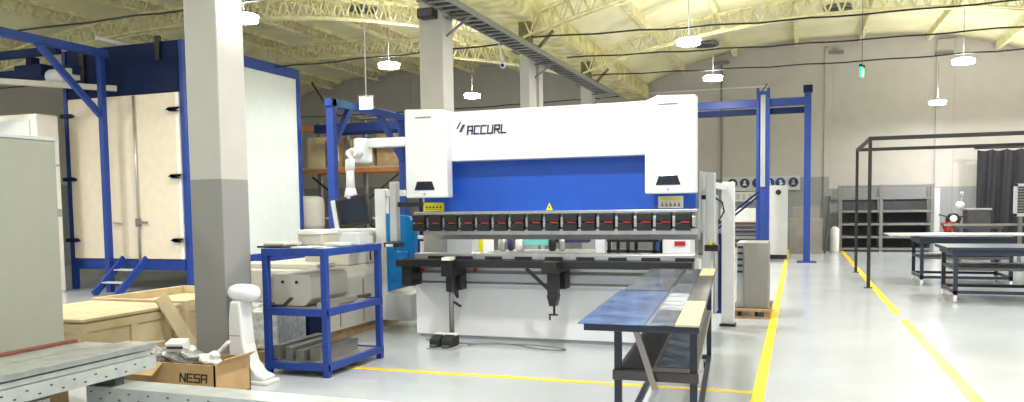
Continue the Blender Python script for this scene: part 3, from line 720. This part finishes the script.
tag(MB().lathe([(.11,0),(.13,.05),(.13,.72),(.10,.76),(.04,.80)],(1.08,26.9,0),'z',18).build('white_cylinder','white_dull'),'white cylinder standing between the grey sheets and the storage rack','cylinder')

# safety signs row
sb = thing('sign_board','pale wall board under the row of round safety signs','sign board',(-1.2,28.45,1.6))
MB().bx(-2.45,.05,28.42,28.5,1.98,2.46).build('panel','lightgrey',sb)
MB().bx(-2.3,-.9,28.40,28.42,1.62,1.95).build('poster','paper',sb)
mb = MB()
for i in range(6): mb.bx(-2.2+i*.2,-2.08+i*.2,28.394,28.40,1.68,1.88)
mb.build('poster_print','lightgrey',sb)
for i,(px_,nm) in enumerate(zip((-2.12,-1.72,-1.32,-.92,-.57,-.16),('leftmost','second','third','fourth','fifth','rightmost'))):
    t = thing('safety_sign', nm+' of the six round dark safety signs in a row on the back wall','sign',(px_,28.4,2.24),'round safety signs')
    MB().lathe([(.16,-.01),(.16,.01)],(px_,28.405,2.24),'y',24).build('disc','ink_blue' if i in (3,4) else 'ink',t)
    mb = MB(); mb.lathe([(.04,-.003),(.04,.003)],(px_,28.392,2.29),'y',14)
    mb.prism([(px_-.07,2.16),(px_+.07,2.16),(px_+.04,2.24),(px_-.04,2.24)],'y',28.389,28.394) if i%2 else mb.prism([(px_-.02,2.14),(px_+.09,2.2),(px_+.05,2.26),(px_-.03,2.22)],'y',28.389,28.394)
    mb.build('pictogram','paper' if i < 5 else 'grey',t)

# pallet with grey cabinet
t = thing('pallet','wooden pallet on the floor right of the press brake','pallet',(-.6,11.8,0))
mb = MB()
for x in (-.83,-.60,-.40): mb.bx(x-.03,x+.05,11.4,12.5,0,.10)
for y in (11.42,11.68,11.95,12.2,12.42): mb.bx(-.87,-.34,y-.05,y+.06,.10,.13)
mb.bx(-.87,-.34,11.37,11.40,.0,.03)
mb.build('deck','wood_dark',t)
t = thing('drawer_cabinet','grey metal cabinet standing on the wooden pallet beside the aisle','cabinet',(-.6,11.8,.13))
MB().bx(-.70,-.38,11.50,12.2,.13,1.04).build('body','warmgrey',t,.008)
MB().bx(-.80,-.70,11.55,12.2,.13,1.04).build('drawer_front','grey',t,.006)
for i in range(5): MB().bx(-.79,-.72,11.53,11.55,.62+i*.085,.65+i*.085).build('drawer_handle','black',t)
t = thing('layered_rack','stacked dark and brown trays under a white cover behind the left blue gantry post','rack',(-1.5,24.4,0))
MB().bx(-2.1,-2.03,24.0,24.8,0,1.2).bx(-.95,-.88,24.0,24.8,0,1.2).build('upright','beige',t)
for i in range(6):
    MB().bx(-2.03,-.95,24.0,24.8,.30+i*.13,.36+i*.13).build('tray',('rackboard','rackboard','sheetgrey','rackboard','rackboard','redbrown')[i],t)
MB().bx(-2.03,-.95,24.0,24.8,0,.28).build('base','beige',t)
MB().bx(-2.12,-.86,23.97,24.83,1.02,1.42).build('cover','paper',t,.02)

# things seen through the throat of the press brake
t = thing('white_crate','white cabinet with yellow edge seen through the gap of the press brake','cabinet',(-5.1,12.3,0))
MB().bx(-5.32,-4.86,12.0,12.7,0,1.2).build('body','white',t,.01)
MB().bx(-4.86,-4.79,12.0,12.04,0,1.2).build('edge','sign_yellow',t)
t = thing('machine_parts','silver and teal machine parts on a low bench behind the press brake','machine parts',(-4.1,12.2,0))
MB().bx(-4.7,-2.95,12.0,12.8,.78,.86).bx(-4.65,-4.6,12.0,12.1,0,.78).bx(-3.05,-3.0,12.0,12.1,0,.78).bx(-4.65,-4.6,12.7,12.8,0,.78).bx(-3.05,-3.0,12.7,12.8,0,.78).build('bench','grey',t)
for x,r,m in ((-4.5,.07,'steel'),(-4.36,.05,'ink'),(-4.2,.08,'paper'),(-3.66,.06,'black'),(-3.5,.05,'steel')):
    MB().lathe([(r*.6,-.06),(r,-.04),(r,.1),(r*.5,.16)],(x,12.15,.93),'z',16).build('fitting',m,t)
MB().bx(-4.10,-3.72,12.05,12.3,.96,1.12).build('teal_block','teal',t,.01)
MB().bx(-3.7,-3.1,12.2,12.4,1.0,1.1).build('dark_block','ink',t,.01)
t = thing('back_table','black framed table with white boxes seen through the gap of the press brake','table',(-2.4,12.3,0))
MB().bx(-2.75,-1.95,12.0,12.7,1.02,1.08).bx(-2.75,-1.95,12.0,12.05,.86,.90).build('top','black',t)
for x in (-2.74,-2.45,-2.05): MB().bx(x,x+.05,12.0,12.05,0,1.02).bx(x,x+.05,12.65,12.7,0,1.02).build('leg','black',t)
tag(MB().bx(-2.95,-2.80,12.1,12.6,0,1.18).build('partition_screen','white'),'white upright panel left of the black framed table behind the press brake','panel')
t = thing('white_cabinet','white cabinet with a red mark behind the right end of the press brake','cabinet',(-1.7,12.4,0))
MB().bx(-1.92,-1.5,12.1,12.6,0,1.2).build('body','white',t,.01)
MB().bx(-1.74,-1.58,12.09,12.1,.96,1.03).build('red_mark','red',t)

# ------------------------------------------------------------------ paint booth
t = thing('paint_booth','large white paneled booth in a dark blue steel frame with double doors','booth',(-12.65,14.5,0))
X0,X1,Y0,Y1 = -14.15,-11.1,12.5,16.35
for x in (X0,X1-.12):
    for y in (Y0,Y1-.12): MB().bx(x+(.03 if x>-12 else 0),x+(.12 if x>-12 else .09),y,y+.12,0,4.85).build('corner_post','blue_frame',t,.006)
MB().bx(X0+.12,X1-.12,Y0+.02,Y0+.10,3.88,4.85).build('header','dark_blue',t,.005)  # darker than the posts: the header's shade is put into its colour
MB().bx(X0+.12,X1-.12,Y0,Y0+.12,.42,.62).build('sill_beam','blue_frame',t,.005)
MB().bx(X1-.12,X1,Y0+.12,Y1-.12,4.62,4.85).bx(X1-.12,X1,Y0+.12,Y1-.12,.42,.62).build('side_beam','blue_frame',t,.005)
MB().bx(X1-.10,X1-.03,Y0+.12,Y1-.12,.62,4.62).build('side_panel','panel',t)
MB().bx(X0+.03,X0+.10,Y0+.12,Y1-.12,.62,4.62).build('side_panel','panel',t)
MB().bx(X0+.12,X1-.12,Y1-.10,Y1-.03,.5,4.85).build('rear_panel','panel',t)
MB().bx(X0+.05,X1-.05,Y0+.12,Y1-.12,4.78,4.85).build('roof','dark_blue',t)
MB().bx(X0+.05,X1-.05,Y0+.12,Y1-.12,.42,.5).build('deck','grey',t)
xm = -12.32
for a,b,lft in ((X0+.14,xm-.02,1),(xm+.02,X1-.19,0)):
    d = MB().bx(a,b,Y0-.02,Y0+.04,.64,3.86).build('door','cream',t,.008)
    for z in (3.52,2.24,1.0):
        x = a-.02 if lft else b+.02
        MB().prism([(x-.12,z-.03),(x+.12,z-.03),(x+.20 if lft else x-.20,z),(x+.12,z+.05),(x-.12,z+.05)],'y',Y0-.10,Y0-.02).build('hinge','dark_blue',d)
    xr = b-.02 if lft else a+.02
    if not lft:
        MB().tube([(xr,Y0-.05,3.84),(xr,Y0-.05,.60)],.02,8).build('lock_rod','steel',d)
        MB().bar((xr-.03,Y0-.07,1.36),(xr+.24,Y0-.07,1.36),.03,.04).bx(xr-.04,xr+.04,Y0-.09,Y0-.02,1.28,1.44).build('handle','rackgrey',d)
    else: MB().bar((xr-.55,Y0-.06,1.36),(xr-.35,Y0-.06,1.34),.03,.03).build('handle','steel',d)
MB().bx(X1-.19,X1-.125,Y0-.01,Y0+.05,.64,3.86).build('lit_door_edge','box_white',t)  # white strip paints in the brightly lit edge of the right door
MB().bx(X0+.5,X0+.62,Y0-.03,Y0+.02,3.86,4.85).bx(-11.7,-11.6,Y0-.05,Y0+.02,4.5,4.95).build('header_bracket','black',t)
t = thing('step_ladder','blue steel steps leading up to the booth doors','steps',(-12.3,12,0))
for x in (-12.55,-11.98): MB().bar((x,11.55,.02),(x,12.32,.66),.05,.14).build('stringer','blue_frame',t,.004)
for i in range(2): MB().bx(-12.52,-12.0,11.72+i*.30,11.90+i*.30,.22+i*.22,.245+i*.22).build('tread','lightgrey',t)
# crane frame left
t = thing('crane_runway','blue steel crane runway frame with a diagonal brace in front of the booth','crane frame',(-12.76,12,0))
MB().bx(-12.82,-12.71,12.10,12.22,0,4.58).build('post','blue_frame',t,.008)
MB().bx(-12.83,-12.70,3.5,12.3,4.58,4.73).build('runway_beam','blue_frame',t,.008)
MB().bar((-12.77,12.12,3.45),(-12.77,10.8,4.60),.08,.12).build('brace','blue_frame',t,.006)
MB().bx(-12.82,-12.71,3.5,3.62,0,4.58).build('post','blue_frame',t,.008)
MB().bx(-17.5,-12.86,11.25,11.38,4.50,4.64).build('cross_beam','dark_blue',t,.006)
MB().bar((-12.67,12.0,4.90),(-12.72,14.2,4.90),.07,.07).build('rail_end','lightgrey',t,.004)
MB().bx(-17.5,-17.38,11.2,11.4,0,4.64).build('post','blue_frame',t,.006)
t = thing('crane_bridge','pale crane bridge rail with a dark blue hoist trolley under the runway','crane bridge',(-13.4,12,4))
MB().bar((-15.5,8.5,4.0),(-12.66,12.42,4.0),.12,.10).build('rail','beige',t,.004)
MB().bar((-17.0,11.8,4.28),(-12.9,11.75,4.28),.16,.18).build('girder','dark_blue',t,.004)
h = MB().bx(-14.3,-13.6,11.55,11.95,4.18,4.42).bx(-14.05,-13.9,11.6,11.8,4.42,4.58).build('hoist','dark_blue',t,.02)
MB().lathe([(.12,-.2),(.14,-.15),(.14,.15),(.12,.2)],(-13.35,11.7,4.18),'x',16).build('hoist_motor','lightgrey',h)
MB().bx(-13.2,-12.95,11.6,11.85,4.1,4.3).build('control_box','beige',h,.01)
# lit white machine box at far left
t = thing('white_tank','tall pale sheet metal unit with a bright glossy front at the left, before the booth','machine',(-14.6,11,0))
MB().bx(-15.3,-13.85,11.6,12.1,0,3.50).build('body','box_white',t,.03)
MB().bx(-15.15,-14.0,11.57,11.6,2.85,3.38).build('front_panel','white',t,.008)
MB().bx(-13.85,-13.82,11.65,12.05,1.5,1.65).bx(-13.85,-13.82,11.65,12.05,2.5,2.53).build('side_band','grey',t)

# blue gantry behind press brake left
t = thing('blue_gantry','blue steel gantry frame with diagonal braces under the exit sign','gantry',(-8.2,14.5,0))
for y in (13.0,15.85): MB().bx(-8.28,-8.13,y,y+.14,0,3.62).build('post','blue_frame',t,.006)
MB().bx(-8.28,-8.13,12.95,16.05,3.48,3.62).build('long_beam','blue_frame',t,.006)
MB().bar((-8.2,13.08,2.75),(-8.2,13.7,3.5),.10,.10).bar((-8.2,15.9,2.6),(-8.2,14.9,3.5),.10,.10).build('brace','blue_frame',t)
for y in (16.8,17.5): MB().bx(-11.05,-8.28,y+.0,y+.12,3.40,3.60).build('cross_beam','dark_blue',t,.006)
MB().bx(-8.28,-8.13,16.0,16.92,3.40,3.60).build('cross_beam','dark_blue',t,.006)
MB().bx(-8.28,-8.13,16.8,16.94,0,3.4).build('post','dark_blue',t,.006)
# storage rack behind
t = thing('pallet_rack','storage rack with orange beams and crossed braces far behind the blue gantry','rack',(-10.8,18.4,0))
for x in (-12.3,-10.9,-9.3): MB().bx(x-.05,x+.05,18.0,18.1,0,3.9).bx(x-.05,x+.05,18.9,19.0,0,3.9).build('upright','rackgrey',t)
for z in (2.5,3.62): MB().bx(-12.3,-9.3,17.98,18.08,z,z+.10).bx(-12.3,-9.3,18.92,19.02,z,z+.1).build('beam','orange',t)
MB().bx(-12.3,-9.3,18.0,19.0,2.6,2.64).bx(-12.3,-9.3,18.0,19.0,1.3,1.34).build('shelf','beige',t)
MB().bar((-11.9,17.97,2.4),(-10.0,17.97,1.0),.03,.05).bar((-9.3,17.97,2.5),(-11.2,17.95,1.1),.03,.05).build('cross_brace','black',t)
for i,(x,w_,h_,m,lb) in enumerate(((-12.15,.5,.8,'wood','pale wooden box, leftmost on the upper level of the far storage rack'),(-11.55,.5,.75,'cardboard','brown carton with white label on the upper level of the far storage rack'),
        (-10.8,.6,.7,'wood_dark','brown carton in the middle of the upper level of the far storage rack'),(-10.1,.6,.85,'wood_dark','brown carton at the right of the upper level of the far storage rack'))):
    o = tag(MB().bx(x,x+w_,18.15,18.8,2.64,2.64+h_).build('carton',m,bevel=.01),lb,'box','boxes on the far storage rack')
    if i==1: MB().bx(x+.1,x+.35,18.14,18.15,2.8,3.2).build('label','paper',o)
t = thing('cream_tank','cream rounded tank on a stand behind the blue rack, between the blue posts','tank',(-11.8,17.3,0))
MB().lathe([(.30,1.05),(.42,1.1),(.45,1.2),(.45,1.75),(.42,1.85),(.30,1.9)],(-11.6,17.2,0),'z',28).build('vessel','beige',t)
MB().lathe([(.08,0),(.08,1.05)],(-11.6,17.2,0),'z',16).lathe([(.35,0),(.35,.06)],(-11.6,17.2,0),'z',20).build('stand','rackgrey',t)
t = thing('low_cabinets','grey blue low cabinets far behind the beige machine','cabinet',(-8.6,15,0))
MB().bx(-9.6,-6.6,14.6,15.1,0,.95).build('body','dark_blue',t,.01)
MB().bx(-9.65,-6.55,14.55,15.15,.95,1.0).build('top','grey',t)
for i in range(5): MB().bx(-9.5+i*.58,-9.0+i*.58,14.58,14.6,.1,.9).build('door','grey',t,.006)

# ------------------------------------------------------------------ left foreground
t = thing('large_cabinet','large plain sage grey metal cabinet at the left edge','cabinet',(-7.3,4.4,0))
MB().bx(-8.2,-6.0,2.6,5.2,.06,2.20).build('body','sage',t,.012)
MB().bx(-8.21,-5.99,2.59,5.21,2.20,2.23).build('top_lip','lightgrey',t,.006)
MB().bx(-8.15,-6.06,2.65,5.15,0,.06).build('plinth','rackgrey',t)

def crate(x0,x1,y0,y1,h,label,open_top=False):
    t = thing('wooden_crate',label,'crate',((x0+x1)/2,(y0+y1)/2,0),'plywood crates')
    MB().bx(x0+.02,x1-.02,y0+.02,y1-.02,.04,h-.03 if not open_top else h-.10).build('box','wood',t)
    if not open_top: MB().bx(x0-.02,x1+.02,y0-.02,y1+.02,h-.03,h).build('lid','wood',t,.004)
    else: MB().bx(x0,x1,y0,y0+.06,h-.1,h).bx(x0,x1,y1-.06,y1,h-.1,h).bx(x0,x0+.06,y0+.06,y1-.06,h-.1,h).bx(x1-.06,x1,y0+.06,y1-.06,h-.1,h).build('rim','wood',t,.004)
    mb = MB()
    mb.bx(x1-.02,x1+.005,y0,y1,h-.14,h-.05); mb.bx(x1-.02,x1+.005,y0,y1,0,.10)
    for y in (y0,(y0+y1)/2-.05,y1-.10): mb.bx(x1-.02,x1+.006,y,y+.10,.1,h-.14)
    mb.bx(x0,x1,y0-.005,y0+.02,h-.14,h-.05); mb.bx(x0,x1,y0-.005,y0+.02,0,.1)
    for x in (x0,x1-.10): mb.bx(x,x+.10,y0-.006,y0+.02,.1,h-.14)
    mb.build('battens','wood',t,.003)
    return t
crate(-8.2,-6.85,6.15,7.5,.50,'long pale plywood crate with battens, the nearer one beside the sage cabinet')
crate(-8.3,-6.85,7.6,9.2,.52,'pale plywood crate with an open rim, between the other crate and the pillar',True)
tag(MB().bar((-6.62,7.42,.02),(-6.83,7.2,.62),.18,.025,up=(1,0,0)).build('leaning_board','wood'),'pale wooden board leaning on the plywood crates','board')
tag(MB().bx(-6.2,-5.75,6.55,6.75,.0,.14).build('wood_offcut','wood',bevel=.005),'short pale wood block on the floor between crates and cardboard box','wood block')

t = thing('cardboard_box','open brown cardboard box printed NESA beside the foot of the nearest pillar','box',(-5.2,5.5,0))
X0,X1,Y0,Y1,h = -5.55,-4.57,5.38,5.84,.30
MB().bx(X0,X1,Y0,Y0+.012,0,h).bx(X0,X1,Y1-.012,Y1,0,h).bx(X0,X0+.012,Y0,Y1,0,h).bx(X1-.012,X1,Y0,Y1,0,h).bx(X0,X1,Y0,Y1,0,.012).build('walls','cardboard',t)
MB().bar((X0+.22,Y0,h),(X0+.22,Y0-.13,h-.09),.44,.008).bar((X1+.00,(Y0+Y1)/2,h),(X1+.08,(Y0+Y1)/2,h+.05),.40,.008).bar((X0,(Y0+Y1)/2,h),(X0-.15,(Y0+Y1)/2,h-.05),.40,.008).build('flap','cardboard',t)
lt = letters('NESA',(X1-.36,Y0-.003,.15),(1,0,0),.066,.011,1.12,.1); lt.build('lettering','black',t)
bag = [(-5.45,5.35,.30,.12,'grey crumpled plastic bag, leftmost in the cardboard box','clutter'),(-5.24,5.42,.33,.11,'pale crumpled wrapping in the middle of the cardboard box','plastic_wrap'),(-5.08,5.34,.31,.10,'dark grey bundle in the cardboard box','clutter'),(-4.88,5.40,.30,.09,'clear crumpled wrapping at the right in the cardboard box','plastic_wrap')]
for x,y,z,r,lb,m in bag:
    x += .08; y += .22
    b = bmesh.new(); bmesh.ops.create_icosphere(b,subdivisions=3,radius=r)
    rs = random.Random(int(x*100))
    ph = [rs.uniform(0,6) for _ in range(6)]
    for v in b.verts:
        k = 1+.22*sin(v.co.x*45+ph[0])*sin(v.co.y*38+ph[1])+.15*sin(v.co.z*60+ph[2]+v.co.x*30)
        v.co = Vector((v.co.x*k*1.05,v.co.y*k,v.co.z*k*.75))+Vector((x,y,z))
    mb = MB(); mb.b.free(); mb.b = b
    tag(mb.build('wrapping',m,origin=(x,y,z)),lb,'wrapping','wrappings in the cardboard box')
tag(MB().bx(-5.2,-5.04,5.50,5.64,.38,.455,Matrix.Rotation(.3,3,'Z')@Matrix.Rotation(.2,3,'X')).build('white_carton','white_dull',bevel=.006),'small white carton with dark band on top of the cardboard box contents','box')
o = bpy.data.objects['white_carton']; MB().bx(-5.18,-5.04,5.494,5.50,.41,.43,Matrix.Rotation(.3,3,'Z')@Matrix.Rotation(.2,3,'X'),(-5.12,5.57,.4175)).build('band','ink',o)
tag(MB().bar((-4.80,5.62,.29),(-4.66,5.68,.45),.09,.03).build('clear_tube','plastic_wrap',bevel=.01),'clear wrapped strip sticking up from the right of the cardboard box','wrapping')
tag(MB().bx(-6.0,-5.74,5.5,5.75,0,.22,Matrix.Rotation(.2,3,'Z')).build('torn_carton','cardboard',bevel=.004),'torn brown carton at the left of the open cardboard box','box')

# galvanized profiles
def profile(p, q, w, h, label, name='galvanized_profile', dots=True, group='galvanized steel profiles'):
    """inverted U channel between p and q (bottom centre line) with rows of slots on its flanges"""
    p, q = Vector(p), Vector(q); d = (q-p).normalized(); r = d.cross(Vector((0,0,1))).normalized(); up = Vector((0,0,1))
    mb = MB()
    mb.bar(p+up*(h-.002), q+up*(h-.002), w, .004); mb.bar(p+r*(w/2)+up*h/2, q+r*(w/2)+up*h/2, .004, h-.004); mb.bar(p-r*(w/2)+up*h/2, q-r*(w/2)+up*h/2, .004, h-.004)
    mb.bar(p+r*(w/2-.015)+up*.002, q+r*(w/2-.015)+up*.002, .03, .003); mb.bar(p-r*(w/2-.015)+up*.002, q-r*(w/2-.015)+up*.002, .03, .003)
    n0 = len(mb.b.faces)
    if dots:
        n = int((q-p).length/.09)
        for s in (1,-1):
            for i in range(n):
                c = p + d*(.05+i*.09) + r*(s*(w/2+.001)) + up*(h*(.30 if i%2 else .68))
                mb.bar(c-d*.011, c+d*.011, .004, .010)
    o = mb.build(name,'galv_face',origin=p); tag(o,label,'steel profile',group)
    if dots:
        o.data.materials.append(M['black'])
        for f in o.data.polygons:
            if f.index >= n0: f.material_index = 1
    return o
# cross bundle along x near the frame bottom
profile((-4.98,4.60,.18),(-1.9,4.56,.18),.24,.125,'slotted galvanized channel on top of the low bundle lying across the foreground')
profile((-4.96,4.60,.04),(-1.9,4.56,.04),.24,.135,'slotted galvanized channel at the bottom of the low bundle lying across the foreground')
tag(MB().bx(-4.9,-4.8,4.45,4.75,0,.04).bx(-4.88,-4.82,4.47,4.73,0,.04).build('wood_batten','wood_dark'),'wooden batten under the left end of the low galvanized bundle','batten')
# raised bundle along y
xr = -4.70
profile((-4.83,1.2,.375),(-4.83,4.88,.375),.26,.10,'slotted galvanized channel, bottom right of the raised bundle at the left')
profile((-5.10,1.2,.375),(-5.10,4.80,.375),.26,.10,'slotted galvanized channel, bottom left of the raised bundle at the left')
profile((-4.86,1.2,.480),(-4.86,4.86,.480),.25,.036,'plain shallow galvanized channel in the middle layer of the raised bundle',dots=False)
profile((-5.13,1.2,.480),(-5.13,4.80,.480),.25,.036,'plain shallow galvanized channel in the middle layer, beside the sage cabinet',dots=False)
profile((-4.86,1.2,.528),(-4.86,4.90,.528),.27,.043,'plain galvanized channel in the upper layer of the raised bundle',dots=False)
profile((-5.16,1.2,.526),(-5.16,4.78,.526),.27,.045,'plain galvanized channel in the upper layer of the raised bundle, cabinet side',dots=False)
tag(MB().prism([(-5.0,1.2),(-4.70,1.2),(-4.68,4.95),(-4.9,4.75),(-5.0,4.6)],'z',.573,.580).build('top_sheet','galv'),'bright galvanized sheet with a pointed end on top of the raised bundle','metal sheet')
tag(MB().prism([(-5.38,1.2),(-5.02,1.2),(-5.02,4.55),(-5.38,4.75)],'z',.573,.578).build('top_sheet','galv'),'dull galvanized sheet on the cabinet side of the raised bundle','metal sheet')
tag(MB().bx(-5.37,-5.31,1.2,4.72,.580,.598).build('red_bar','redbrown',bevel=.004),'red brown painted bar along the back edge of the raised bundle','bar')
t = thing('trestle','low dark trestle under the raised galvanized bundle','trestle',(-5,2.4,0))
MB().bx(-5.4,-4.68,2.3,2.4,.28,.375).bx(-5.35,-5.25,2.3,2.4,0,.28).bx(-4.85,-4.75,2.3,2.4,0,.28).build('frame','rackboard',t)
tag(MB().bx(-5.42,-4.74,4.52,4.60,.307,.375).build('spacer_block','rackboard'),'dark spacer block between the raised bundle and the low bundle','batten')
tag(MB().bx(-5.40,-5.30,4.52,4.60,0,.307).build('wood_block','wood_dark'),'wooden block holding the batten at the cabinet side','wood block')

# ------------------------------------------------------------------ camera, world
yaw,pitch,roll,f,cyp = 0.34329,0.063666,-0.013863,801.3,256.4
s_,c_ = sin(yaw),cos(yaw); cp,sp = cos(pitch),sin(pitch); cr,sr = cos(roll),sin(roll)
fwd = Vector((-s_*cp,c_*cp,-sp)); right = Vector((c_,s_,0)); up = right.cross(fwd)
r2 = right*cr+up*sr; u2 = up*cr-right*sr
cam = bpy.data.cameras.new('camera'); co = bpy.data.objects.new('camera',cam); C.objects.link(co)
co.matrix_world = Matrix(((r2.x,u2.x,-fwd.x,0),(r2.y,u2.y,-fwd.y,0),(r2.z,u2.z,-fwd.z,1.6),(0,0,0,1)))
cam.sensor_width = 36; cam.lens = f/1024*36; cam.shift_y = (cyp-201)/1024; cam.clip_start = .05
sc = bpy.context.scene; sc.camera = co
w = bpy.data.worlds.new('world'); sc.world = w; w.use_nodes = True
bg = w.node_tree.nodes['Background']; bg.inputs[0].default_value = (.86,.93,1,1); bg.inputs[1].default_value = .6
sc.view_settings.view_transform = 'Standard'; sc.view_settings.look = 'None'; sc.view_settings.gamma = 1
sc.view_settings.use_curve_mapping = False; sc.view_settings.exposure = .60
sc.cycles.max_bounces = 6; sc.cycles.diffuse_bounces = 4; sc.cycles.use_denoising = True
